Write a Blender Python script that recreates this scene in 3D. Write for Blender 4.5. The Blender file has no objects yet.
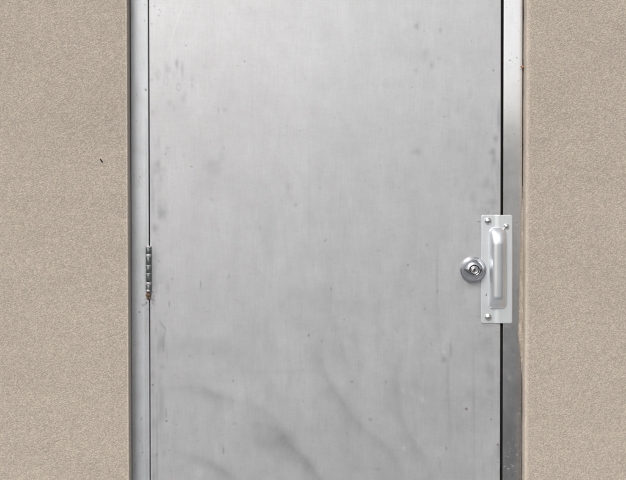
import bpy, math, random
import numpy as np
from mathutils import Vector, Matrix

random.seed(7)
rng = np.random.default_rng(11)
C = bpy.context.scene.collection
S = 0.00262            # metres on the door face per photo pixel
Z0 = 1.15              # height of the picture centre
def X(p): return (p - 313.0) * S
def Z(p): return Z0 + (240.0 - p) * S

# ------------------------------------------------------------------ objects
def tag(o, label=None, cat=None, kind=None, group=None):
    if label: o['label'] = label
    if cat: o['category'] = cat
    if kind: o['kind'] = kind
    if group: o['group'] = group
    return o

def empty(name, loc):
    o = bpy.data.objects.new(name, None)
    C.objects.link(o); o.location = loc
    return o

def mesh_obj(name, verts, faces, mat, parent=None, smooth=True, attr=None):
    """verts are world coordinates; parents only have translations"""
    me = bpy.data.meshes.new(name)
    v = np.asarray(verts, dtype=np.float64)
    if parent is not None:
        off = np.zeros(3); p = parent
        while p is not None:
            off += np.array(p.location); p = p.parent
        v = v - off
    if isinstance(faces, np.ndarray):
        n = len(faces)
        me.vertices.add(len(v)); me.vertices.foreach_set('co', v.astype(np.float32).ravel())
        me.loops.add(n * 4); me.loops.foreach_set('vertex_index', faces.astype(np.int32).ravel())
        me.polygons.add(n)
        me.polygons.foreach_set('loop_start', np.arange(0, n * 4, 4, dtype=np.int32))
        me.polygons.foreach_set('loop_total', np.full(n, 4, dtype=np.int32))
        me.update(calc_edges=True)
    else:
        me.from_pydata([tuple(p) for p in v], [], faces)
        me.update()
    me.validate()
    me.polygons.foreach_set('use_smooth', np.full(len(me.polygons), smooth, dtype=bool))
    if attr is not None:
        a = me.color_attributes.new('wear_shade', 'FLOAT_COLOR', 'POINT')
        a.data.foreach_set('color', attr.astype(np.float32).ravel())
    me.materials.append(mat)
    o = bpy.data.objects.new(name, me)
    C.objects.link(o)
    if parent is not None: o.parent = parent
    return o

def bevel(o, w, seg=2):
    m = o.modifiers.new('bevel', 'BEVEL'); m.width = w; m.segments = seg
    m.limit_method = 'ANGLE'; m.angle_limit = math.radians(40)
    return o

def box_vf(x0, x1, y0, y1, z0, z1, base=0):
    v = [(x0,y0,z0),(x1,y0,z0),(x1,y1,z0),(x0,y1,z0),(x0,y0,z1),(x1,y0,z1),(x1,y1,z1),(x0,y1,z1)]
    f = [(0,3,2,1),(4,5,6,7),(0,1,5,4),(1,2,6,5),(2,3,7,6),(3,0,4,7)]
    return v, [tuple(i + base for i in q) for q in f]

def boxes(name, lst, mat, parent=None, smooth=False):
    V, F = [], []
    for b in lst:
        v, f = box_vf(*b, base=len(V)); V += v; F += f
    return mesh_obj(name, V, F, mat, parent, smooth)

def lathe(name, prof, centre, axis, mat, parent=None, seg=48, flat=False):
    """prof: list of (radius, along axis). axis 'y' -> towards the camera (-y), 'z' -> up"""
    V, F = [], []
    for r, h in prof:
        for k in range(seg):
            a = 2 * math.pi * k / seg
            if axis == 'y': V.append((centre[0] + r*math.cos(a), centre[1] - h, centre[2] + r*math.sin(a)))
            else: V.append((centre[0] + r*math.cos(a), centre[1] + r*math.sin(a), centre[2] + h))
    n = len(prof)
    for i in range(n - 1):
        for k in range(seg):
            a, b = i*seg + k, i*seg + (k+1) % seg
            c, d = (i+1)*seg + (k+1) % seg, (i+1)*seg + k
            F.append((a, b, c, d))
    F.append(tuple(range(seg-1, -1, -1))); F.append(tuple((n-1)*seg + k for k in range(seg)))
    o = mesh_obj(name, V, F, mat, parent, not flat)
    o.data.polygons[-1].use_smooth = False; o.data.polygons[-2].use_smooth = False
    return o

# ------------------------------------------------------------------ node helpers
class NT:
    def __init__(s, name):
        s.m = bpy.data.materials.new(name); s.m.use_nodes = True
        s.t = s.m.node_tree; s.b = s.t.nodes['Principled BSDF']
        s.out = s.t.nodes['Material Output']
        s.tc = s.t.nodes.new('ShaderNodeTexCoord')
    def link(s, a, b): s.t.links.new(a, b)
    def mapping(s, scale):
        n = s.t.nodes.new('ShaderNodeMapping'); s.link(s.tc.outputs['Object'], n.inputs[0])
        n.inputs['Scale'].default_value = scale; return n.outputs[0]
    def noise(s, scale, vec=None, detail=3, rough=0.5, dist=0.0):
        n = s.t.nodes.new('ShaderNodeTexNoise')
        n.inputs['Scale'].default_value = scale; n.inputs['Detail'].default_value = detail
        n.inputs['Roughness'].default_value = rough; n.inputs['Distortion'].default_value = dist
        s.link(vec if vec is not None else s.tc.outputs['Object'], n.inputs['Vector'])
        return n.outputs['Fac']
    def ramp(s, fac, pts):
        n = s.t.nodes.new('ShaderNodeValToRGB'); s.link(fac, n.inputs[0])
        cr = n.color_ramp
        while len(cr.elements) < len(pts): cr.elements.new(0.5)
        for e, (p, c) in zip(cr.elements, pts):
            e.position = p; e.color = (c, c, c, 1) if isinstance(c, (int, float)) else (*c, 1)
        return n.outputs[0]
    def mix(s, fac, a, b, mode='MIX'):
        n = s.t.nodes.new('ShaderNodeMix'); n.data_type = 'RGBA'; n.blend_type = mode
        for val, i in ((fac, 0), (a, 6), (b, 7)):
            if hasattr(val, 'is_linked') or hasattr(val, 'links'): s.link(val, n.inputs[i])
            elif i == 0: n.inputs[0].default_value = val
            else: n.inputs[i].default_value = (val, val, val, 1) if isinstance(val, (int, float)) else (*val, 1)
        return n.outputs[2]
    def math(s, op, a, b=0.0, c=None):
        n = s.t.nodes.new('ShaderNodeMath'); n.operation = op
        for val, i in ((a, 0), (b, 1), (c, 2)):
            if val is None: continue
            if hasattr(val, 'links'): s.link(val, n.inputs[i])
            else: n.inputs[i].default_value = val
        return n.outputs[0]
    def bump(s, h, strength, dist, normal=None):
        n = s.t.nodes.new('ShaderNodeBump'); s.link(h, n.inputs['Height'])
        n.inputs['Strength'].default_value = strength; n.inputs['Distance'].default_value = dist
        if normal is not None: s.link(normal, n.inputs['Normal'])
        return n.outputs[0]

def simple(name, col, rough, metal=0.0, spec=None):
    n = NT(name)
    n.b.inputs['Base Color'].default_value = (*col, 1)
    n.b.inputs['Roughness'].default_value = rough; n.b.inputs['Metallic'].default_value = metal
    if spec is not None: n.b.inputs['Specular IOR Level'].default_value = spec
    return n

def stucco(name, col, grain=1.0, bump=1.0):
    n = NT(name)
    def vor(scale, feature='SMOOTH_F1', warp=None):
        v = n.t.nodes.new('ShaderNodeTexVoronoi'); v.feature = feature
        v.inputs['Scale'].default_value = scale
        n.link(n.mapping((1.0, 1.0, 1.18)), v.inputs['Vector'])
        return v
    g1 = vor(360); g2 = vor(600)
    c1 = n.t.nodes.new('ShaderNodeSeparateColor'); n.link(g1.outputs['Color'], c1.inputs[0])
    c2 = n.t.nodes.new('ShaderNodeSeparateColor'); n.link(g2.outputs['Color'], c2.inputs[0])
    fine = n.noise(540, detail=2, rough=0.75)
    low = n.noise(7, vec=n.mapping((0.6, 1, 1.6)), detail=6, rough=0.62)
    mid = n.noise(42, vec=n.mapping((0.75, 1, 1.5)), detail=4, rough=0.65)
    c = np.array(col)
    base = n.mix(1.0, tuple(c), n.ramp(c1.outputs[0], [(0.2, 1 - .15*grain), (0.8, 1 + .13*grain)]), 'MULTIPLY')
    base = n.mix(1.0, base, n.ramp(c2.outputs[1], [(0.15, 1 - .13*grain), (0.85, 1 + .12*grain)]), 'MULTIPLY')
    base = n.mix(1.0, base, n.ramp(fine, [(0.32, 1 - .16*grain), (0.68, 1 + .14*grain)]), 'MULTIPLY')
    # slightly pink and slightly green grains
    base = n.mix(n.math('MULTIPLY', c1.outputs[2], .10*grain), base, (c[0]*1.12, c[1]*.97, c[2]*.98))
    base = n.mix(n.math('MULTIPLY', c2.outputs[0], .10*grain), base, (c[0]*.90, c[1]*1.0, c[2]*.93))
    base = n.mix(1.0, base, n.ramp(low, [(0.3, .95), (0.7, 1.05)]), 'MULTIPLY')
    base = n.mix(1.0, base, n.ramp(mid, [(0.3, .975), (0.7, 1.022)]), 'MULTIPLY')
    # sparse dark pits and pale quartz grains
    pit = n.ramp(c2.outputs[2], [(0.06, 1.0), (0.12, 0.0)])
    base = n.mix(n.math('MULTIPLY', pit, .34*grain), base, tuple(c*0.42))
    lite = n.ramp(c1.outputs[1], [(0.90, 0.0), (0.95, 1.0)])
    base = n.mix(n.math('MULTIPLY', lite, .30*grain), base, tuple(np.minimum(c*1.55, .85)))
    n.link(base, n.b.inputs['Base Color'])
    n.b.inputs['Roughness'].default_value = 0.95
    n.b.inputs['Specular IOR Level'].default_value = 0.15
    h = n.math('ADD', n.math('MULTIPLY', g1.outputs['Distance'], -0.9), n.math('MULTIPLY', g2.outputs['Distance'], -0.4))
    h = n.math('ADD', h, n.math('MULTIPLY', fine, 0.8))
    h = n.math('ADD', h, n.math('MULTIPLY', mid, 0.25))
    n.link(n.bump(h, 0.75*bump, 0.0018*bump), n.b.inputs['Normal'])
    return n.m

def metal_skin(name, base, metallic, rough, dirt=1.0, dark=0.30, cloud=0.06, streak=0.05, spec=0.5, bow=0.0):
    """worn sheet metal; R/G/B of the 'wear_shade' attribute are grey rub marks with painted shade, brown dots, pale dots"""
    n = NT(name)
    at = n.t.nodes.new('ShaderNodeAttribute'); at.attribute_name = 'wear_shade'
    sep = n.t.nodes.new('ShaderNodeSeparateColor'); n.link(at.outputs['Color'], sep.inputs[0])
    brush = n.noise(55, vec=n.mapping((9, 1, .35)), detail=3, rough=0.6)       # vertical drawn grain
    brushw = n.noise(9, vec=n.mapping((3.2, 1, .55)), detail=4, rough=0.6)
    weave = n.noise(60, vec=n.mapping((1.0, 1, 3.5)), detail=2, rough=0.5)
    clouds = n.noise(3.4, detail=6, rough=0.62, dist=0.6)
    mott = n.noise(26, detail=5, rough=0.65)
    grain = n.noise(700, detail=1)
    c = tuple(base)
    col = n.mix(1.0, c, n.ramp(clouds, [(0.3, 1 - cloud), (0.7, 1 + cloud)]), 'MULTIPLY')
    col = n.mix(1.0, col, n.ramp(brush, [(0.25, 1 - streak), (0.75, 1 + streak)]), 'MULTIPLY')
    col = n.mix(1.0, col, n.ramp(brushw, [(0.3, 1 - streak*.4), (0.7, 1 + streak*.4)]), 'MULTIPLY')
    col = n.mix(1.0, col, n.ramp(weave, [(0.25, 1 - streak*.5), (0.75, 1 + streak*.5)]), 'MULTIPLY')
    col = n.mix(1.0, col, n.ramp(mott, [(0.3, 1 - cloud*.45), (0.7, 1 + cloud*.45)]), 'MULTIPLY')
    col = n.mix(1.0, col, n.ramp(grain, [(0.25, .965), (0.75, 1.035)]), 'MULTIPLY')
    # procedural scatter of tiny dirt dots
    d1 = n.noise(150, detail=1, rough=0.4)
    dots = n.math('MULTIPLY', n.ramp(d1, [(0.745, 0.0), (0.80, 1.0)]), 0.22*dirt)
    col = n.mix(dots, col, (.10, .10, .105))
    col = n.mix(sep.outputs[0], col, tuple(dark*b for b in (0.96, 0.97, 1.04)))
    col = n.mix(sep.outputs[1], col, (.075, .048, .028))
    col = n.mix(sep.outputs[2], col, (.80, .78, .70))
    n.link(col, n.b.inputs['Base Color'])
    mt = n.math('MULTIPLY', n.math('SUBTRACT', 1.0, n.math('MAXIMUM', sep.outputs[1], sep.outputs[2])), metallic)
    n.link(mt, n.b.inputs['Metallic'])
    r = n.math('ADD', n.math('MULTIPLY', n.math('SUBTRACT', brushw, 0.5), 0.10), rough)
    r = n.math('ADD', r, n.math('MULTIPLY', n.math('SUBTRACT', mott, 0.5), 0.12))
    n.link(r, n.b.inputs['Roughness'])
    n.b.inputs['Specular IOR Level'].default_value = spec
    h = n.math('ADD', n.math('MULTIPLY', brush, 0.35), n.math('MULTIPLY', grain, 0.10))
    nrm = None
    # sheet metal is never optically flat: slow undulation, and a shallow bow on the lock jamb
    und = n.noise(1.6, detail=1); nrm = n.bump(und, 1.0, 0.0022)
    if bow:
        sz = n.t.nodes.new('ShaderNodeSeparateXYZ'); n.link(n.tc.outputs['Object'], sz.inputs[0])
        q = n.math('DIVIDE', n.math('SUBTRACT', sz.outputs[2], 1.50), 0.20)
        gss = n.math('EXPONENT', n.math('MULTIPLY', n.math('MULTIPLY', q, q), -1.0))
        nrm = n.bump(gss, 1.0, bow, nrm)
    n.link(n.bump(h, 0.12, 0.0006, nrm), n.b.inputs['Normal'])
    return n.m

# ------------------------------------------------------------------ wear and painted shade maps
def ell(A, PX, PY, x, y, rx, ry, s, ch=0, ring=False, ang=0.0, jag=0.0):
    """soft-edged elliptical mark; only touches the nearby block"""
    m = max(rx, ry) * 2.6 + 1.5
    ix = np.where((PX > x - m) & (PX < x + m))[0]; iy = np.where((PY > y - m) & (PY < y + m))[0]
    if len(ix) == 0 or len(iy) == 0: return
    gx, gy = np.meshgrid(PX[ix], PY[iy])
    ca, sa = math.cos(ang), math.sin(ang)
    dx, dy = gx - x, gy - y
    u, v = (ca*dx + sa*dy)/rx, (-sa*dx + ca*dy)/ry
    d = np.sqrt(u*u + v*v)
    if jag: d = d * (1 + jag*np.sin(3*np.arctan2(v, u) + x) + jag*.6*np.sin(7*np.arctan2(v, u) + y))
    w = np.exp(-((d - .8)/.35)**2) if ring else np.exp(-d**2.4)
    sub = A[iy[0]:iy[-1]+1, ix[0]:ix[-1]+1, ch]
    A[iy[0]:iy[-1]+1, ix[0]:ix[-1]+1, ch] = 1 - (1 - sub)*(1 - s*w)

WS = 1.0
def stroke(A, PX, PY, pts, ch=0):
    """pts: (x, y, half width, strength) control points of a rubbed streak with a crisp outer and a feathered inner edge"""
    for (x0, y0, w0, s0), (x1, y1, w1, s1) in zip(pts[:-1], pts[1:]):
        pass
    P = np.array(pts, float)
    t = np.linspace(0, len(P)-1, 14*(len(P)-1)+1)
    k = np.arange(len(P))
    # Catmull-Rom through the points
    def cr(col):
        out = []
        for tt in t:
            i = min(int(tt), len(P)-2); f = tt - i
            p0, p1, p2, p3 = col[max(i-1,0)], col[i], col[i+1], col[min(i+2,len(P)-1)]
            out.append(.5*((2*p1)+(-p0+p2)*f+(2*p0-5*p1+4*p2-p3)*f*f+(-p0+3*p1-3*p2+p3)*f**3))
        return np.array(out)
    xs, ys, ws, ss = (cr(P[:, j]) for j in range(4))
    m = ws.max()*4
    ix = np.where((PX > xs.min()-m) & (PX < xs.max()+m))[0]; iy = np.where((PY > ys.min()-m) & (PY < ys.max()+m))[0]
    if len(ix) == 0 or len(iy) == 0: return
    gx, gy = np.meshgrid(PX[ix], PY[iy])
    best = np.zeros_like(gx)
    tx, ty = np.gradient(xs), np.gradient(ys)
    for x, y, w, s, a, b in zip(xs, ys, ws, ss, tx, ty):
        L = math.hypot(a, b) + 1e-6
        side = ((gx-x)*b - (gy-y)*a)/L          # >0 on the outer side
        along = ((gx-x)*a + (gy-y)*b)/L
        ww = np.where(side > 0, w*.9, w*2.3)
        q = max(w, L)*1.2
        val = s*np.exp(-(np.abs(side)/(ww*WS))**1.5)*np.exp(-(along/q)**2)
        best = np.maximum(best, val)
    if WS > 1:      # rubbed marks break up along their length
        best = best*(.88 + .13*np.sin(gx*.21 + 1.7*np.sin(gy*.13)) * np.sin(gy*.17 + 1.3*np.sin(gx*.09)) + .06*np.sin(gx*.9 + gy*.7))
        best = np.clip(best, 0, 1)
    sub = A[iy[0]:iy[-1]+1, ix[0]:ix[-1]+1, ch]
    A[iy[0]:iy[-1]+1, ix[0]:ix[-1]+1, ch] = 1 - (1 - sub)*(1 - best)

def skin_grid(name, px0, px1, z_bot, z_top, y_face, depth, edge, marks, mat, parent, step=0.6, extra_cols=None):
    """A sheet-metal box: finely gridded front face (so that its wear has a home), rounded vertical edges, sides and back."""
    e = edge / S
    cols = [px0, px0 + .1*e, px0 + .3*e, px0 + .6*e, px0 + e]
    cols += list(np.arange(px0 + e + step, px1 - e - step*.5, step))
    cols += [px1 - e, px1 - .6*e, px1 - .3*e, px1 - .1*e, px1]
    PX = np.array(cols)
    pt, pb = 240 - (z_top - Z0)/S, 240 - (z_bot - Z0)/S
    rows = list(np.linspace(pt, -12, max(2, int(abs(pt+12)/12)), endpoint=False)) + list(np.arange(-12, 492, step)) + list(np.linspace(492, pb, 14))
    PY = np.array(rows)
    A = np.zeros((len(PY), len(PX), 4)); A[..., 3] = 1
    marks(A, PX, PY)
    dl = np.clip((PX - px0)*S/edge, 0, 1); dr = np.clip((px1 - PX)*S/edge, 0, 1)
    d = np.minimum(dl, dr)
    yy = y_face + edge*(1 - np.sqrt(np.clip(1 - (1-d)**2, 0, 1)))
    gx, gz = np.meshgrid(X(PX), Z(PY))
    gy = np.broadcast_to(yy, gx.shape)
    V = np.stack([gx, gy, gz], -1).reshape(-1, 3)
    nr, nc = gx.shape
    idx = np.arange(nr*nc).reshape(nr, nc)
    F = np.stack([idx[:-1, :-1], idx[1:, :-1], idx[1:, 1:], idx[:-1, 1:]], -1).reshape(-1, 4)
    # sides, top and bottom, back
    loop = np.concatenate([idx[0, :], idx[1:, -1], idx[-1, -2::-1], idx[-2:0:-1, 0]])
    B = V[loop].copy(); B[:, 1] = y_face + depth
    bi = np.arange(len(loop)) + len(V)
    nx = np.roll(np.arange(len(loop)), -1)
    side = np.stack([loop, loop[nx], bi[nx], bi], -1)
    V = np.concatenate([V, B]); col = np.concatenate([A.reshape(-1, 4), A.reshape(-1, 4)[loop]])
    # back: four corners
    c0, c1, c2, c3 = bi[0], bi[nc-1], bi[nc-1 + nr-1], bi[nc-1 + nr-1 + nc-1]
    F = np.concatenate([F, side, np.array([[c0, c1, c2, c3]])])
    o = mesh_obj(name, V, F, mat, parent, True, col)
    sm = np.ones(len(F), dtype=bool); sm[-len(side)-1:] = False
    o.data.polygons.foreach_set('use_smooth', sm)
    return o

def door_marks(A, PX, PY):
    E = lambda *a, **k: ell(A, PX, PY, *a, **k)
    # hand rubs, upper hinge side
    for x, y, rx, ry, s in [(177.3,64,1.9,5,.36),(167.8,69.5,3.2,5,.22),(183,70,1.8,7.5,.24),(174,75,2,4,.12),(192.5,79,1.8,3,.15),
        (192.5,86,1.8,2.6,.17),(184,99,2.6,4.5,.18),(170,103,3,3,.14),(158,75,2.6,4.5,.12),(181,113,10,11,.10),(205,67,3,2.5,.08),
        (153,113,2,3,.14),(218.6,110.5,.8,2.6,.28),(225,110,2,2,.2),(175,109,2,3,.12),(152,80,2,2,.12),(163,94,2,2,.08),(186,94,1.6,2,.1),
        # lock side, upper
        (416.5,27,2.4,3.4,.32),(440,31,1.8,2.6,.24),(431.5,66,2,3.6,.24),(416,71,2,2.6,.2),(439,59,2,1.6,.14),(424,55,3,4,.09),
        (386,85,4,5,.07),(444,100,3,2,.12),(416.5,152,5,3,.2),(446,45,5,2,.07),(470,94,2,5,.1),(432,103,2,3,.09),(452,131,4,3,.06),
        (498.4,118,1.8,14,.30),(495.5,139,2.6,3.6,.30),(492.5,152,3.2,3.6,.36),(494,160,2.6,6,.28),(487,184,5,6,.20),(473,198,4,7,.18),(492,202,7,4,.18),
        (456,181,2.4,5,.1),(470,178,10,24,.07),(484,212,10,6,.10),(446,237,6,5,.09),(463,150,5,3,.07),(427,245,1.4,1.4,.26),(498,176,2,16,.14),
        # hinge side
        (158.3,165,2.8,6,.26),(157,172,3,3,.12),(162,183,2,5,.10),(161.5,213,3.6,6,.34),(155,228,3,4,.24),(159,203,4,9,.10),(153,200,2,20,.10),
        (168,148,2,1,.18),(224,148,1.8,1.8,.18),(214,167,6.5,8,.12),(222,157,3.6,6,.11),(184,156,2,3,.12),(288,187,2,5,.12),(296,205,1.7,1.7,.22),
        (260,228,1,2,.2),(153,278,3,16,.20),(156,262,4,13,.10),
        # lower
        (161.5,345,5,8,.16),(161.5,367,3,3,.18),(262,345,12,25,.10),(198,352,32,9,.09),(233,352,22,10,.07),(161,408,3,18,.22),(234,424,2,1.6,.22),
        (270,440,22,12,.15),(205,380,30,8,.06),(325,300,30,12,.04),(444,360,2.6,3.2,.32),(451,350,1.6,8,.26),(370.5,420,1.8,1.6,.32),(491,392,4,4,.16),
        (491,372,4,9,.14),(493,355,4,5,.12),(430,370,14,30,.05),(492,463,4,8,.12),(486,345,5,10,.08),(378,470,3,1.6,.2),(440,465,2,6,.1),
        (285,372,34,2.2,.06),(300,365,2,18,.05),(320,415,8,30,.04),(345,452,6,6,.07),(355,470,8,4,.07),(235,372,18,4,.05)]:
        E(x, y, rx, ry, min(s*1.3, .45), jag=.10)
    for x, y, rx, ry, s in [(179,87.5,2.3,4.2,.22),(166.5,81,2.6,4.6,.14),(159,75,2.6,5,.1),(214,168,7,8,.08)]:
        E(x, y, rx, ry, s, ring=True)
    # pinhead dirt
    for x, y, rx, ry, s in [(186.5,46,1.0,.7,.7),(245,62,.9,1.2,.55),(238,66,.7,.6,.5),(493,71,.8,.9,.85),(424,32,.8,.8,.5),(444,117,.9,.9,.5),
        (165.6,154,.9,.9,.6),(191.7,166.7,1,.7,.7),(212.5,200,.8,.8,.5),(229,276,.6,2.6,.6),(200.5,284,.7,4,.55),(259,272,.7,.9,.5),(159,261,1.2,.8,.6),
        (169,304,.7,3.6,.6),(172,279,.8,1.2,.5),(320,188,.7,.7,.5),(325,241,.9,.9,.6),(408,265,.9,1,.8),(331,289,1,1.8,.45),(437.6,291.5,1,1.6,.4),
        (416,306,.8,.9,.5),(425,309,1,.9,.55),(479,221.8,2.2,.5,.8),(488.2,212.5,.5,2,.6),(479,317,1.8,.5,.5),(189,356,1,.8,.4),(213,354,.9,.9,.45),
        (233,381,1,1.2,.5),(178,378,.9,.7,.4),(165.6,413,.7,5,.45),(166,421.5,1,.9,.8),(223,451,.9,4,.5),(156,455,1,.9,.6),(308.7,335.5,1.1,1.6,.6),
        (321.8,341,1,1.2,.35),(352,382,1.2,1.2,.6),(386,382,1.1,1.1,.45),(446.6,449,.9,1.8,.55),(491.6,420,.8,1,.8),(346,328,.7,.7,.4),(397,331,.7,1,.4),
        (431,344,.8,1.2,.35),(155,7,.9,.9,.6),(160,10.5,.8,.7,.6),(161.5,12.5,.7,.7,.5),(159.5,16,.8,.8,.6),(152.5,24.5,1.2,.6,.5),(165,0.5,.8,.8,.4),
        (175,14,.6,.6,.3),(410,60,.7,.7,.3),(471,42,.7,.9,.4),(481,73,1,.8,.2),(380,165,.7,.7,.35),(346,203,.6,1,.3),(300,131,.7,.7,.4),(284,136,.7,.7,.4),
        (480,334,.6,3,.3),(176,425,1,.8,.35),(168.5,451,.8,1,.35),(170,472,.7,.7,.5),(303,402,.8,.8,.4),(292,414,.7,.7,.3),(347,434,.6,1.2,.35)]:
        E(x, y, rx, ry, s)
    for x, y, r, s in [(466.7,409.5,1.35,.95),(498,445.5,1.3,.75),(152.3,385,1.0,.8),(498.6,463,.8,.5),(166,421.5,.9,.5),(152.6,292,1.1,.5),(153,300,.9,.6)]:
        E(x, y, r, r*.9, s, ch=1, jag=.2)
    for x, y, r, s in [(403,390,1.7,.28),(411.4,394,1.8,.3),(422,400,2.2,.3),(404,449,1.7,.3),(300,466,3,.12),(200,473,4,.16),(444,352,1.2,.35),
                       (363,384,1.6,.22),(151.6,6,.5,.6),(151.6,12,.5,.6)]:
        E(x, y, r, r*1.1, s*.55, ch=2, jag=.2)
    # pale scratch near the top
    stroke(A, PX, PY, [(186,0,.45,.10),(179,20,.45,.28),(173,38,.45,.22),(168,52,.4,.06)], ch=2)
    stroke(A, PX, PY, [(403,20,.4,.25),(404.5,28,.4,.25)], ch=2)
    # crack-like hairline by the hinge edge
    stroke(A, PX, PY, [(159.5,321,.5,.25),(163,326,.5,.4),(165.5,330,.5,.35),(163.8,338,.5,.4),(163.4,352,.5,.2)])
    stroke(A, PX, PY, [(156.5,395,.5,.2),(156.8,430,.5,.3),(156.6,455,.5,.4),(157,485,.5,.2)])
    stroke(A, PX, PY, [(153,330,.6,.12),(153,400,.6,.18),(153.4,490,.6,.14)])
    stroke(A, PX, PY, [(437.6,238,.7,.05),(437.6,275,.7,.2),(437.4,312,.7,.05)])
    stroke(A, PX, PY, [(309.5,150,.8,.02),(309.8,200,.8,.08),(310,260,.8,.03)])
    stroke(A, PX, PY, [(449,345,1.0,.08),(448.6,390,1.2,.22),(452,440,1.2,.08)])
    stroke(A, PX, PY, [(474,330,.8,.05),(474.5,395,1.0,.16),(475,480,1.0,.14)])
    # wiping arcs across the lower half
    global WS
    WS = 1.35; k = 1.2
    stroke(A, PX, PY, [(160,388,2,.07*k),(185,387.5,2,.14*k),(203,389,2.4,.2*k),(216,396,3,.30*k),(236,401,3,.13*k),(262,411,3.2,.14*k),(283,428,3,.12*k),(300,450,3,.06*k)])
    stroke(A, PX, PY, [(252,426,3,.10*k),(266,426,3.2,.18*k),(279,432,4,.30*k),(289,446,3.6,.42*k),(301,457,3,.34*k),(312,469,3,.34*k),(322,486,3,.3*k)])
    stroke(A, PX, PY, [(172,452,3,.06*k),(195,458,3,.18*k),(212,465,3,.26*k),(226,474,3,.26*k),(240,486,3,.2*k)])
    stroke(A, PX, PY, [(317,322,3,.06*k),(319,350,3.2,.12*k),(323,370,3,.2*k),(332,388,3,.28*k),(344,405,3,.26*k),(358,424,3,.26*k),(373,437,3,.18*k),(388,450,3.4,.2*k),(400,468,3.2,.14*k),(410,488,3,.08*k)])
    stroke(A, PX, PY, [(334,318,3,.06*k),(341,345,3,.15*k),(348,367,3,.15*k),(356,388,3,.05*k)])
    stroke(A, PX, PY, [(406,345,3,.05*k),(398,368,3.2,.15*k),(396,395,3.2,.17*k),(401,420,3,.18*k),(412,441,3,.2*k),(424,460,3,.14*k),(432,484,3,.06*k)])
    stroke(A, PX, PY, [(335,470,5,.05),(352,455,5,.08),(378,470,5,.10),(392,488,5,.05)])
    stroke(A, PX, PY, [(190,364,2.5,.04),(225,362,2.5,.09),(258,372,3,.10),(276,392,3,.05)])
    WS = 1.0
    # painted shade beside the hinge barrel, dark patches by the lock, grime round the guard
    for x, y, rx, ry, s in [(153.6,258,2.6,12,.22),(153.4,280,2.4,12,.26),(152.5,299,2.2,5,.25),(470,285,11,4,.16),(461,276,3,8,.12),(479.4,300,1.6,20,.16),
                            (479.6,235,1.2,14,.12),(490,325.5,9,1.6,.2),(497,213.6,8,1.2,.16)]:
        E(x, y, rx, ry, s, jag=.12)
    for x, y, r_, s in [(151.6,299,.8,.6),(152.2,303,.7,.5),(151.2,308,.6,.4),(153.6,296,.7,.4)]:
        E(x, y, r_, r_*1.6, s, ch=1, jag=.2)
    # scattered faint dirt
    for _ in range(170):
        x, y = rng.uniform(152, 499), rng.uniform(-8, 488)
        r = rng.uniform(.35, .8); E(x, y, r, r*rng.uniform(.8, 1.8), rng.uniform(.08, .34))
    for _ in range(60):
        x, y = rng.uniform(440, 499), rng.uniform(90, 480)
        E(x, y, rng.uniform(1, 2.4), rng.uniform(2, 7), rng.uniform(.03, .10), jag=.1)
    for _ in range(110):
        x, y = 151 + 17*rng.random()**1.4, rng.uniform(140, 480)
        E(x, y, rng.uniform(.6, 2.8), rng.uniform(1.5, 8), rng.uniform(.04, .15), jag=.1)
    for _ in range(60):
        x, y = 499.8 - 9*rng.random()**1.8, rng.uniform(100, 480)
        E(x, y, rng.uniform(.5, 2.0), rng.uniform(1.5, 7), rng.uniform(.04, .16), jag=.1)
    for x, y, rx, ry, s in [(270,446,16,8,.12),(214,395,14,6,.12),(290,440,10,8,.08),(200,342,26,5,.07),(177,470,10,5,.08),(348,402,9,16,.06),(398,395,7,24,.06),(302,462,12,7,.08)]:
        E(x, y, rx, ry, s, jag=.12)
    for _ in range(90):
        x, y = rng.uniform(152, 499), rng.uniform(-8, 488)
        E(x, y, rng.uniform(2, 6), rng.uniform(2, 8), rng.uniform(.015, .05), jag=.15)

def hinge_jamb_marks(A, PX, PY):
    E = lambda *a, **k: ell(A, PX, PY, *a, **k)
    for x, y, rx, ry, s in [(145.4,5.5,.7,.7,.6),(145.4,21.5,.7,.8,.7),(146.3,90,1.1,1.2,.9),(140,177,.8,.8,.7),(139,312,.8,.8,.6),(142.5,304.5,1.4,.6,.5),
        (142,453,.8,.8,.7),(142,448,.4,4,.25),(146.5,302,1.2,.8,.6),(144,300,.7,.7,.5),(134,345,.7,.9,.4),(141,419,.9,1.4,.5),(134,175,.6,.8,.5),
        (133,378,.8,.8,.3),(135,232,.5,.5,.5),(138,208,.5,.5,.4),(144,275,.5,.7,.5),(141,283,.5,.5,.5)]:
        E(x, y, rx, ry, s)
    for x, y, rx, ry, s in [(134,15,2,7,.14),(134,36,3,3,.1),(137,92,3,9,.14),(141,98,3,6,.1),(136,151,6,4,.14),(137,186,3,3,.1),(133,470,3,6,.22),(144,447,4,3,.08),
                            (136,330,2,30,.10),(134,420,1.6,60,.14),(139,395,4,12,.06),(140,130,3,12,.06),(137,215,3,20,.07)]:
        E(x, y, rx, ry, s, jag=.15)
    for _ in range(46):
        E(rng.uniform(131.5, 148), rng.uniform(0, 480), rng.uniform(.3,.7), rng.uniform(.3,1.6), rng.uniform(.1,.45))
    for _ in range(30):
        E(rng.uniform(131.5, 148), rng.uniform(0, 480), rng.uniform(1,3), rng.uniform(2,10), rng.uniform(.02,.09), jag=.2)
    for x, y, r_, s in [(147,299,.8,.7),(146,303,.9,.6),(144.2,304.5,.8,.6),(142.8,306,.7,.5),(139.5,312,.7,.5),(147.6,309,.5,.6)]:
        E(x, y, r_*1.2, r_, s, ch=1, jag=.2)
    stroke(A, PX, PY, [(146.8,120,.4,.2),(146.8,260,.4,.35),(147,400,.4,.35),(147,488,.4,.3)])
    stroke(A, PX, PY, [(145,180,.3,.0),(145.2,320,.3,.3),(145.4,488,.3,.3)])

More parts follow.
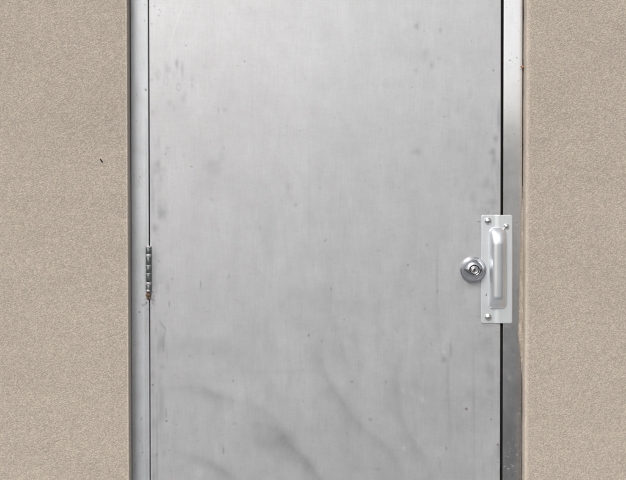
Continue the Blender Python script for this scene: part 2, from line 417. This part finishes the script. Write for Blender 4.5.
def lock_jamb_marks(A, PX, PY):
    E = lambda *a, **k: ell(A, PX, PY, *a, **k)
    for x, y, rx, ry, s in [(509.5,61,.9,.8,.7),(516.3,58.5,.7,.7,.7),(511,53,.9,.5,.2),(520.6,70,1.2,.8,.5),(513,476,.8,1,.5)]:
        E(x, y, rx, ry, s)
    for x, y, rx, ry, s in [(511,20,3,6,.05),(508,68,4,5,.06),(514,86,4,3,.05),(511,127,5,4,.06)]:
        E(x, y, rx, ry, s, jag=.15)
    for x, y, r, s in [(509,469.5,.8,.7),(513.6,467,.8,.6),(505.4,467.4,.7,.6),(517.5,455.5,.7,.7),(508.5,457.5,.5,.6),(516,472.5,.6,.5),(509,353.5,.6,.5),
        (506.6,355,.6,.5),(509,379,.7,.6),(510,377,.5,.5),(506,412,.5,.4),(513,440,.5,.4),(516,446,.6,.5),(509,336.5,.5,.4),(512,466,.6,.5),(520,414,1.2,.5),
        (517.5,390,.5,.5),(507,327,.6,.4),(504.6,360,.4,.4)]:
        E(x, y, r, r*.8, s*.5, ch=2)
    for _ in range(55):
        y = 325 + 155*rng.random()**.7
        E(rng.uniform(504, 521), y, rng.uniform(.3,.5), rng.uniform(.3,.5), rng.uniform(.08,.3), ch=2)
    for _ in range(40):
        E(rng.uniform(504, 521), rng.uniform(0,480), rng.uniform(.3,.5), rng.uniform(.3,.8), rng.uniform(.1,.35))
    stroke(A, PX, PY, [(520.9,200,.9,.1),(520.9,330,.9,.5),(521.0,400,1.0,.75),(521.0,488,1.0,.75)])  # dark edge painted in to dim the stucco's reflection on the jamb
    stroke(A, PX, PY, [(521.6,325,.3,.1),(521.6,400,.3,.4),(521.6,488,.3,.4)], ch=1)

# ------------------------------------------------------------------ materials
M_wall = stucco('sand_stucco', (.500, .439, .370))
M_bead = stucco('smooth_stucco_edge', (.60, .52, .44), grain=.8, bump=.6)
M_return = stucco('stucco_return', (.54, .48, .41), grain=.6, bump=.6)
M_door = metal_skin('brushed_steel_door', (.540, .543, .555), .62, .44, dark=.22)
M_jamb_h = metal_skin('dull_steel_jamb', (.575, .592, .615), .58, .43, dark=.20, cloud=.08)
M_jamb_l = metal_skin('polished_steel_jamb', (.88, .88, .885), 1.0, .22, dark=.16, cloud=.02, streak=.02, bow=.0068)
M_plate = metal_skin('satin_zinc_plate', (.73, .76, .78), .62, .38, dirt=.3, cloud=.02, streak=.02)
M_pull = metal_skin('satin_pull', (.84, .865, .89), .84, .31, dirt=0, cloud=.03, streak=.02)
M_chrome = simple('satin_chrome', (.56, .57, .60), .17, 1.0).m
M_plug = simple('brushed_plug', (.75, .75, .74), .32, 1.0).m
M_black = simple('keyway_black', (.008, .008, .008), .8).m
M_rivet = simple('rivet_metal', (.72, .72, .71), .26, 1.0).m
M_gap = simple('rubber_gasket', (.012, .012, .012), .9, 0, .1).m
M_seal = simple('grey_sealant', (.075, .065, .06), .85, 0, .2).m

def hinge_steel():
    n = NT('weathered_hinge_steel')
    f = n.noise(260, detail=4, rough=.7); g = n.noise(90, detail=3)
    n.link(n.ramp(f, [(.35, (.10,.115,.12)), (.6, (.34,.36,.36))]), n.b.inputs['Base Color'])
    n.link(n.ramp(g, [(.3, .2), (.7, .42)]), n.b.inputs['Roughness'])
    n.b.inputs['Metallic'].default_value = .9
    n.link(n.bump(f, .3, .0005), n.b.inputs['Normal'])
    return n.m
M_hinge = hinge_steel()
M_washer = simple('pale_washer', (.62, .61, .59), .42, .55).m
def rust():
    n = NT('rusty_tip')
    f = n.noise(420, detail=4, rough=.7)
    n.link(n.ramp(f, [(.3, (.04,.022,.014)), (.5, (.19,.11,.06)), (.7, (.42,.33,.24))]), n.b.inputs['Base Color'])
    n.b.inputs['Roughness'].default_value = .85
    n.link(n.bump(f, .8, .001), n.b.inputs['Normal'])
    return n.m
M_rust = rust()
def caulk():
    n = NT('tan_caulk')
    f = n.noise(300, detail=4, rough=.6); g = n.noise(60, vec=n.mapping((2, 1, .5)), detail=3)
    c = n.ramp(g, [(.3, (.30,.24,.19)), (.7, (.50,.42,.34))])
    n.link(n.mix(1.0, c, n.ramp(f, [(.3, .75), (.7, 1.2)]), 'MULTIPLY'), n.b.inputs['Base Color'])
    n.b.inputs['Roughness'].default_value = .8
    n.link(n.bump(f, .6, .0012), n.b.inputs['Normal'])
    return n.m
M_caulk = caulk()
M_debris = simple('orange_crumb', (.42, .20, .10), .8).m
M_chip = simple('dark_chip', (.025, .022, .02), .9).m

# ------------------------------------------------------------------ ground
def ground_mats():
    a = NT('asphalt')
    f = a.noise(90, detail=5, rough=.7); g = a.noise(.7, detail=4)
    c = a.ramp(f, [(.3, (.034,.036,.040)), (.7, (.070,.074,.081))])
    c = a.mix(1.0, c, a.ramp(g, [(.3, .85), (.7, 1.15)]), 'MULTIPLY')
    a.link(c, a.b.inputs['Base Color']); a.b.inputs['Roughness'].default_value = .9
    a.link(a.bump(f, .5, .01), a.b.inputs['Normal'])
    b = NT('concrete')
    f = b.noise(60, detail=5, rough=.7); g = b.noise(1.2, detail=4)
    c = b.ramp(f, [(.3, (.25,.255,.265)), (.7, (.33,.338,.35))])
    c = b.mix(1.0, c, b.ramp(g, [(.3, .85), (.7, 1.12)]), 'MULTIPLY')
    b.link(c, b.b.inputs['Base Color']); b.b.inputs['Roughness'].default_value = .9
    return a.m, b.m
M_asph, M_conc = ground_mats()
g = boxes('ground', [(-400, 400, -400, 400, -.6, -.13)], M_asph); tag(g, kind='structure')
p = boxes('pavement', [(-6, 6, -1.5, 0.30, -.12, 0.0)], M_conc); bevel(p, .012); tag(p, kind='structure')

# ------------------------------------------------------------------ wall
DW = .045                                  # how far the stucco stands in front of the frame
Z_HEAD = 2.205                             # opening head
Wall_H, WX = 3.4, 5.0
wall_root = empty('stucco_wall', (0, 0, 0))
tag(wall_root, 'tan sand-textured stucco wall surrounding the grey steel doorway on both sides', 'wall')
xl_t, xl_b = X(130.35), X(130.8)            # left return, at z top / bottom of the picture
xr_t, xr_b = X(523.4), X(522.7)
def lerp_z(a, b, z): return b + (a - b) * (z - Z(480)) / (Z(0) - Z(480))
def ring_wall():
    V, F = [], []
    def q(*pts):
        i = len(V); V.extend(pts); F.append(tuple(range(i, i + len(pts))))
    yf, yb = -DW, .20
    zl = [0.0, Z_HEAD]
    L = [lerp_z(xl_t, xl_b, z) for z in zl]; R = [lerp_z(xr_t, xr_b, z) for z in zl]
    q((-WX,yf,0),(L[0],yf,0),(L[1],yf,Z_HEAD),(-WX,yf,Z_HEAD))
    q((R[0],yf,0),(WX,yf,0),(WX,yf,Z_HEAD),(R[1],yf,Z_HEAD))
    q((-WX,yf,Z_HEAD),(L[1],yf,Z_HEAD),(R[1],yf,Z_HEAD),(WX,yf,Z_HEAD),(WX,yf,Wall_H),(-WX,yf,Wall_H))
    q((L[0],yf,0),(L[0],yb,0),(L[1],yb,Z_HEAD),(L[1],yf,Z_HEAD))
    q((R[0],yb,0),(R[0],yf,0),(R[1],yf,Z_HEAD),(R[1],yb,Z_HEAD))
    q((L[1],yf,Z_HEAD),(L[1],yb,Z_HEAD),(R[1],yb,Z_HEAD),(R[1],yf,Z_HEAD))
    q((-WX,yb,0),(-WX,yf,0),(-WX,yf,Wall_H),(-WX,yb,Wall_H))
    q((WX,yf,0),(WX,yb,0),(WX,yb,Wall_H),(WX,yf,Wall_H))
    q((-WX,yf,Wall_H),(WX,yf,Wall_H),(WX,yb,Wall_H),(-WX,yb,Wall_H))
    q((L[0],yb,0),(-WX,yb,0),(-WX,yb,Wall_H),(WX,yb,Wall_H),(WX,yb,0),(R[0],yb,0),(R[1],yb,Z_HEAD),(L[1],yb,Z_HEAD))
    return V, F
V, F = ring_wall()
mesh_obj('stucco_face', V, F, M_wall, wall_root, False)

# corner beads: slightly proud rounded strips wrapping each arris of the opening
def strip(name, prof, mat, zs, xf, jit=0.0, parent=None, smooth=True):
    """sweep an open (x, y) profile up z; prof points relative to xf(z)"""
    V, F = [], []; n = len(prof)
    for z in zs:
        j = jit*(math.sin(z*37.0) + .6*math.sin(z*91.0 + 1) + .4*math.sin(z*233+2))
        for k, (px_, py_) in enumerate(prof): V.append((xf(z) + px_ + j*(1 if k in (0, 1) else .3), py_, z))
    for i in range(len(zs)-1):
        for k in range(n-1):
            F.append((i*n+k, i*n+k+1, (i+1)*n+k+1, (i+1)*n+k))
        F.append((i*n+n-1, i*n, (i+1)*n, (i+1)*n+n-1))
    F.append(tuple(range(n-1, -1, -1))); F.append(tuple(len(V)-n+k for k in range(n)))
    return mesh_obj(name, V, F, mat, parent, smooth)
zs = list(np.linspace(0.0, Z_HEAD - .004, 320))
# right: bead wraps the arris, wide smooth nose
r_prof = [(-.0010, 0.012), (-.0012, -DW+.004), (-.0004, -DW-.0012), (.0010, -DW-.0014), (.0030, -DW-.0014), (.0056, -DW-.0009), (.0078, -DW-.0001), (.0100, -DW+.0009), (.0120, -DW+.0020), (.0120, -DW+.02), (.004, 0.012)]
strip('corner_bead', r_prof, M_bead, zs, lambda z: lerp_z(xr_t, xr_b, z), .0003, wall_root)
l_prof = [(.0010, 0.012), (.0012, -DW+.004), (.0002, -DW-.0008), (-.0020, -DW-.0010), (-.0042, -DW+.0005), (-.0042, -DW+.02), (-.003, 0.012)]
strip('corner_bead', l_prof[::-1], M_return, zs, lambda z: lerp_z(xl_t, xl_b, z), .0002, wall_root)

# sealant in the slot between frame and stucco, left and right (set back, dark)
boxes('sealant_joint', [(X(128.0), X(133.0), .006, .03, 0.0, 2.19)], M_seal, wall_root)
boxes('sealant_joint', [(X(521.5), X(525.5), .006, .03, 0.0, 2.19)], M_seal, wall_root)

# the sloppy caulk that laps over the lock-side jamb
edge_pts = [(150,523.4),(175,523.0),(188,522.4),(200,522.2),(212,521.6),(222,521.4),(232,520.9),(240,520.6),(250,520.2),(262,519.9),(272,519.7),(284,519.5),
            (300,519.2),(312,519.1),(322,518.9),(330,518.6),(334,518.2),(337,518.5),(341,519.1),(348,519.8),(356,520.6),(364,521.3),(372,521.9),(378,522.6),
            (385,522.9),(410,522.0),(414,521.2),(418,521.1),(421,522.0),(440,522.1),(490,522.1),(560,522.2)]
ey = np.array([a for a, b in edge_pts], float); ex = np.array([b for a, b in edge_pts], float)
V, F = [], []; rows = np.arange(186, 380, 1.0); n = 6
for pyv in rows:
    x = np.interp(pyv, ey, ex) + .12*math.sin(pyv*.9) + .10*math.sin(pyv*2.3+1) + .08*rng.normal()
    xr = lerp_z(xr_t, xr_b, Z(pyv))/S + 313
    t = max(.05, min(1, (xr - x)/3.0))
    xs_ = [x, x+.25, x + .35*(xr-x)+.3, x + .8*(xr-x)+.3, xr+.6, xr+.6]
    ys_ = [.004, -.0012-.0006*t, -.0030*t-.001, -.008*t-.002, -.020*t-.002, .008]
    for a, b in zip(xs_, ys_): V.append((X(a), b + .0004*rng.normal(), Z(pyv)))
for i in range(len(rows)-1):
    for k in range(n):
        a, b = i*n+k, i*n+(k+1) % n
        F.append((a, a+n, b+n, b))
F.append(tuple(range(n))); F.append(tuple(len(V)-1-k for k in range(n)))
mesh_obj('caulk_smear', V, F, M_caulk, wall_root)

def lump(name, c, r, mat, parent, seed=0, ang=0.0):
    """small irregular crumb"""
    rs = random.Random(seed); V, F = [], []; U, W = 10, 7
    for j in range(W):
        ph = math.pi*(j+.5)/W
        for i in range(U):
            th = 2*math.pi*i/U; k = 1 + rs.uniform(-.22, .22)
            x, y, z = k*r[0]*math.sin(ph)*math.cos(th), k*r[1]*math.sin(ph)*math.sin(th), k*r[2]*math.cos(ph)
            V.append((c[0] + x*math.cos(ang) - z*math.sin(ang), c[1] + y, c[2] + x*math.sin(ang) + z*math.cos(ang)))
    for j in range(W-1):
        for i in range(U):
            F.append((j*U+i, (j+1)*U+i, (j+1)*U+(i+1)%U, j*U+(i+1)%U))
    F.append(tuple(range(U))); F.append(tuple((W-1)*U + i for i in range(U-1, -1, -1)))
    return mesh_obj(name, V, F, mat, parent)
k1 = 1/(3.0/(3.0-DW))
lump('chip', (X(313+(101.9-313)*k1), -DW-.0003, Z(240+(160.6-240)*k1)), (.0020, .0012, .0048), M_chip, wall_root, 3, .55)
lump('chip', (X(313+(100.9-313)*k1), -DW-.0003, Z(240+(159.2-240)*k1)), (.0018, .0010, .0020), M_chip, wall_root, 4)
lump('crumb', (X(522.3), -.003, Z(68.0)), (.0030, .003, .0034), M_debris, wall_root, 5)
lump('crumb', (X(521.0), -.001, Z(67.2)), (.0030, .002, .0016), M_debris, wall_root, 6)

# ------------------------------------------------------------------ frame
PXJ0, PXJ1 = 131.05, 148.9                  # hinge jamb face
PXK0, PXK1 = 503.2, 522.1                  # lock jamb face
PXD0, PXD1 = 149.9, 500.5                  # door leaf
D_TOP = 2.135
frame = empty('door_frame', (0, .05, 0))
tag(frame, 'narrow grey steel door frame, dull on the hinge side and shiny at upper right', 'door frame')
skin_grid('hinge_jamb', PXJ0, PXJ1, .002, 2.185, 0.0, .14, .0016, hinge_jamb_marks, M_jamb_h, frame, .5)
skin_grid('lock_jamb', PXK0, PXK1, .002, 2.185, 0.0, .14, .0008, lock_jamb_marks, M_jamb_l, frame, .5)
bevel(boxes('head', [(X(PXJ1)+.0005, X(PXK0)-.0005, 0.0, .14, D_TOP+.004, 2.185)], M_jamb_h, frame), .0015)
boxes('door_stop', [(X(PXJ1)+.0004, X(PXJ1)+.016, .050, .10, .002, D_TOP)], M_gap, frame)
boxes('door_stop', [(X(PXK0)-.022, X(PXK0)-.0004, .048, .10, .002, D_TOP)], M_gap, frame)
boxes('weatherstrip', [(X(PXK0)-.0050, X(PXK0)-.0004, .010, .046, .002, D_TOP)], M_gap, frame)
boxes('weatherstrip', [(X(PXJ1)+.0003, X(PXJ1)+.0012, .006, .049, .002, D_TOP)], M_gap, frame)
bevel(boxes('threshold', [(X(PXJ1)+.0005, X(PXK0)-.0005, -.02, .14, .0005, .010)], M_plate, frame), .003)

# ------------------------------------------------------------------ door
door = empty('metal_door', (X(PXD0), .022, .012))
tag(door, 'large scuffed grey brushed-steel door with pull handle and round lock', 'door')
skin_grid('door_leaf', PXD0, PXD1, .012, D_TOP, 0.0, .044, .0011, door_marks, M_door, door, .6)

# --- latch guard plate with raised lock half
def latch_guard():
    px0, px1, py0, py1 = 481.0, 512.3, 215.2, 323.4
    root = None
    nx, ny = 64, 200
    us = np.linspace(0, 1, nx); PYs = np.linspace(py0, py1, ny)
    # crowd rows near the rounded corners
    PYs = py0 + (py1-py0)*(0.5 - 0.5*np.cos(np.pi*np.linspace(0, 1, ny)))
    r = 2.0
    V, F = [], []
    th = .0030
    def row(pyv, back):
        d = min(pyv-py0, py1-pyv)
        ins = r - math.sqrt(max(0, r*r - (r-d)**2)) if d < r else 0
        out = []
        for u in us:
            a = px0 + ins + (px1-px0-2*ins)*u
            t = np.clip((a - 493.9)/5.0, 0, 1); t = t*t*(3-2*t)
            step = .0022*t
            rim = min(a-(px0+ins), (px1-ins)-a, d)
            rnd = .0010*max(0, 1 - rim/.5)**2
            out.append((X(a), (-th - step + rnd) if not back else -.0004, Z(pyv)))
        return out
    for back in (False, True):
        for p_ in PYs: V += row(p_, back)
    N = nx*ny
    for j in range(ny-1):
        for i in range(nx-1):
            a = j*nx+i
            F.append((a, a+nx, a+nx+1, a+1)); F.append((N+a, N+a+1, N+a+nx+1, N+a+nx))
    for i in range(nx-1):
        F.append((i, i+1, N+i+1, N+i)); a = (ny-1)*nx+i; F.append((a+1, a, N+a, N+a+1))
    for j in range(ny-1):
        a = j*nx; F.append((a+nx, a, N+a, N+a+nx)); a = j*nx+nx-1; F.append((a, a+nx, N+a+nx, N+a))
    plate = mesh_obj('latch_guard', V, F, M_plate, door)
    # pull: long pressed-out grip, steep on the right, sloping ends
    H = .024
    gx0, gx1, gy0, gy1 = 488.7, 506.2, 227.6, 308.6
    A_ = np.linspace(gx0, gx1, 60); B_ = np.linspace(gy0, gy1, 220)
    V, F = [], []
    def ss(t): t = max(0, min(1, t)); return t*t*(3-2*t)
    for b in B_:
        et, eb = (b-gy0), (gy1-b)
        gt = 1-(1-min(1,(et+1.5)/18.5))**2.1; gb = 1-(1-min(1,(eb+.8)/14.0))**2.3
        ins_t = 3.6*max(0, 1-et/5)**2; ins_b = 1.6*max(0, 1-eb/3)**2
        for a in A_:
            u = (a-gx0)/(gx1-gx0)
            aa = gx0 + ins_t + ins_b + (gx1-gx0-2*(ins_t+ins_b))*u
            q_ = abs(2*(u**.95) - 1); fl = max(0.0, 1 - q_**2.6)**.58; fr = 1.0
            h = H*min(gt, 1)*min(gb, 1)*fl*fr
            V.append((X(aa), -th - .001 - h, Z(b)))
    na, nb = len(A_), len(B_)
    for j in range(nb-1):
        for i in range(na-1):
            q = j*na+i; F.append((q, q+na, q+na+1, q+1))
    N = len(V)
    loop = [i for i in range(na)] + [j*na+na-1 for j in range(1, nb)] + [(nb-1)*na+i for i in range(na-2, -1, -1)] + [j*na for j in range(nb-2, 0, -1)]
    for q in loop: V.append((V[q][0], -.0010, V[q][2]))
    for k in range(len(loop)):
        k2 = (k+1) % len(loop); F.append((loop[k], loop[k2], N+k2, N+k))
    F.append(tuple(N+k for k in range(len(loop)-1, -1, -1)))
    mesh_obj('pull_handle', V, F, M_pull, plate)
    for (a, b, rad, y) in [(487.9,221.2,3.5,.0030),(506.0,226.6,2.9,.0052),(488.3,317.3,3.5,.0030)]:
        R_ = rad*S
        prof = [(R_, -.001), (R_, .0008), (R_*.97, .0016), (R_*.88, .0029), (R_*.70, .0043), (R_*.45, .0053), (R_*.18, .0058), (R_*.02, .0059)]
        lathe('rivet', prof, (X(a), -y, Z(b)), 'y', M_rivet, plate, 32)
    lump('dent', (X(486.6), -.0030, Z(294.2)), (.0010, .0007, .0028), M_hinge, plate, 8, -.3)
    lump('dent', (X(486.0), -.0032, Z(295.6)), (.0016, .0006, .0008), M_chip, plate, 9)
latch_guard()

# --- round lock
def lock():
    c = (X(473.0), 0.0, Z(269.6))
    mm = .001
    prof = [(33.5,0),(34,3),(34,6.6),(33.7,7.6),(33.1,8.3),(32.5,8.4),(32.1,8.2),(31.8,8.8),(31.3,10.6),(30.2,14.0),(28.3,18.0),(25.0,22.0),(21.8,25.2),(18.4,27.6),(15.6,28.9),
            (14.0,29.3),(13.1,29.1),(12.6,28.2),(12.3,25.5)]
    rose = lathe('door_lock', [(a*mm, b*mm) for a, b in prof], c, 'y', M_chrome, door, 72)
    well = [(12.5,24.5),(12.5,25.6),(.2,25.6)]
    lathe('lock_well', [(a*mm, b*mm) for a, b in well], c, 'y', M_black, rose, 40)
    ring = [(10.4,25),(10.5,29.0),(10.1,30.0),(9.4,30.5),(8.6,30.3),(7.9,29.0),(7.4,27.6),(7.2,26)]
    lathe('lock_ring', [(a*mm, b*mm) for a, b in ring], c, 'y', M_plug, rose, 56)
    plug = [(6.9,25),(6.9,27.6),(6.5,28.2),(5.0,28.4),(.2,28.4)]
    pl = lathe('lock_plug', [(a*mm, b*mm) for a, b in plug], c, 'y', M_plug, rose, 40)
    # keyway: slanted slot with a side notch, proud by a hair
    ang = math.radians(-28); x, _, z = c
    def P(u, v, w): return (x + u*math.cos(ang) - v*math.sin(ang), w, z + u*math.sin(ang) + v*math.cos(ang))
    out = [(-1.3,-5.0),(1.5,-5.0),(1.5,-1.4),(2.9,-.6),(2.9,1.6),(1.5,2.2),(1.5,4.6),(-1.3,4.6),(-1.3,1.4),(-2.5,.6),(-2.5,-1.8),(-1.3,-2.4)]
    out = [(u*1.12, v*1.05) for u, v in out]
    V = [P(u*mm, v*mm, -.0287) for u, v in out] + [P(u*mm, v*mm, -.0265) for u, v in out]; n = len(out)
    F = [tuple(range(n)), tuple(range(2*n-1, n-1, -1))] + [(k, n+k, n+(k+1)%n, (k+1)%n) for k in range(n)]
    mesh_obj('keyway', V, F, M_black, rose, False)
    # little lug under the collar
    lathe('set_screw', [(.0024,0),(.0024,.0012),(.0016,.0022),(.0002,.0024)], (c[0]+.002, -.0050, c[2]-.0322), 'y', M_plug, rose, 16)
lock()

# --- hinge (three along the edge; the middle one is in the picture)
def hinge():
    px = 148.75; zc = Z(272); x = X(px); yc = -.0045
    R_ = 2.35*S
    leaf = boxes('hinge', [(X(145.6), X(148.7), -.0018, .012, Z(292), Z(246.2)), (X(149.9), X(151.6), -.0016, .012, Z(291), Z(246.6))], M_hinge, door)
    leaf.parent = door
    def seg(name, y0, y1, r, mat, e=.0006):
        h = (y1-y0)*S
        prof = [(r-e*1.4, 0), (r-e*.4, e*.5), (r, e*1.6), (r, h-e*1.6), (r-e*.4, h-e*.5), (r-e*1.4, h)]
        return lathe(name, prof, (x, yc, Z(y1)), 'z', mat, leaf, 32)
    for y0, y1 in [(247.9,253.9),(256.5,265.4),(265.8,273.2),(273.6,281.8),(284.6,292.6)]:
        seg('knuckle', y0, y1, R_, M_hinge)
    seg('pin_cap', 245.7, 247.8, R_*1.05, M_washer)
    seg('washer', 253.9, 256.5, R_*1.14, M_washer)
    seg('washer', 281.9, 284.5, R_*1.14, M_washer)
    seg('washer', 265.2, 266.0, R_*1.06, M_washer, .0003)
    seg('washer', 273.1, 273.8, R_*1.06, M_washer, .0003)
    lathe('pin_tip', [(.0005,-.0045),(.0030,-.0038),(.0052,-.0015),(.0058,.0006),(.0050,.003),(.003,.0045),(.0005,.005)], (x-.0006, yc-.0015, Z(290.6)), 'z', M_washer, leaf, 28)
    r1 = lump('rust_crust', (x-.0012, yc, Z(294.4)), (.0068, .0060, .0052), M_rust, leaf, 21)
    lump('rust_crust', (x-.0030, yc+.002, Z(297.2)), (.0034, .004, .0056), M_rust, leaf, 22, .2)
    lump('rust_crust', (x+.0024, yc+.002, Z(297.4)), (.0022, .003, .0050), M_rust, leaf, 23, -.2)
    return leaf
h0 = hinge()
h0_parts = [h0] + [o for o in C.objects if o.parent == h0]
for dz in (.786, -.786):
    c = h0.copy(); C.objects.link(c); c.parent = door; c.location = h0.location + Vector((0, 0, dz)); 
    for ch in [o for o in C.objects if o.parent == h0]:
        d = ch.copy(); C.objects.link(d); d.parent = c

# ------------------------------------------------------------------ light
SUN_EL, SUN_AZ = math.radians(40), math.radians(-23)     # azimuth from straight in front of the wall, towards the left
to_sun = Vector((math.sin(SUN_AZ)*math.cos(SUN_EL), -math.cos(SUN_AZ)*math.cos(SUN_EL), math.sin(SUN_EL)))
L = bpy.data.lights.new('sun', 'SUN'); L.energy = SUN_E = 1.5; L.angle = math.radians(22); L.color = (1.0, .98, .95)
so = bpy.data.objects.new('sun', L); C.objects.link(so); so.location = (0, -5, 8)
so.rotation_euler = to_sun.to_track_quat('Z', 'Y').to_euler()
w = bpy.data.worlds.new('World'); bpy.context.scene.world = w; w.use_nodes = True
nt = w.node_tree; bg = nt.nodes['Background']
sky = nt.nodes.new('ShaderNodeTexSky'); sky.sky_type = 'NISHITA'; sky.sun_disc = False
sky.sun_elevation = SUN_EL
sky.sun_rotation = math.atan2(to_sun.x, to_sun.y)
sky.air_density = 1.0; sky.dust_density = 4.0; sky.ozone_density = 1.0
hs = nt.nodes.new('ShaderNodeHueSaturation'); hs.inputs['Saturation'].default_value = .28
nt.links.new(sky.outputs[0], hs.inputs['Color']); nt.links.new(hs.outputs[0], bg.inputs[0])
bg.inputs[1].default_value = .12

# ------------------------------------------------------------------ camera
D = 3.0; tilt = math.radians(1.05)
cam = bpy.data.cameras.new('camera'); co = bpy.data.objects.new('camera', cam); C.objects.link(co)
co.location = (0, -D, Z0 + D*math.tan(tilt))
co.rotation_euler = (Matrix.Rotation(math.radians(90) - tilt, 3, 'X') @ Matrix.Rotation(math.radians(-0.045), 3, 'Z')).to_euler()
cam.sensor_width = 36; cam.lens = 36 * (D/math.cos(tilt)) / (626*S)
cam.clip_start = .05; cam.clip_end = 2000
sc = bpy.context.scene; sc.camera = co
sc.cycles.max_bounces = 5; sc.cycles.diffuse_bounces = 3; sc.cycles.glossy_bounces = 3
sc.view_settings.view_transform = 'Standard'; sc.view_settings.look = 'None'
sc.view_settings.gamma = 1; sc.view_settings.use_curve_mapping = False
sc.view_settings.exposure = 0.0
sc.render.filter_size = 1.6 if hasattr(sc.render, 'filter_size') else 1.5
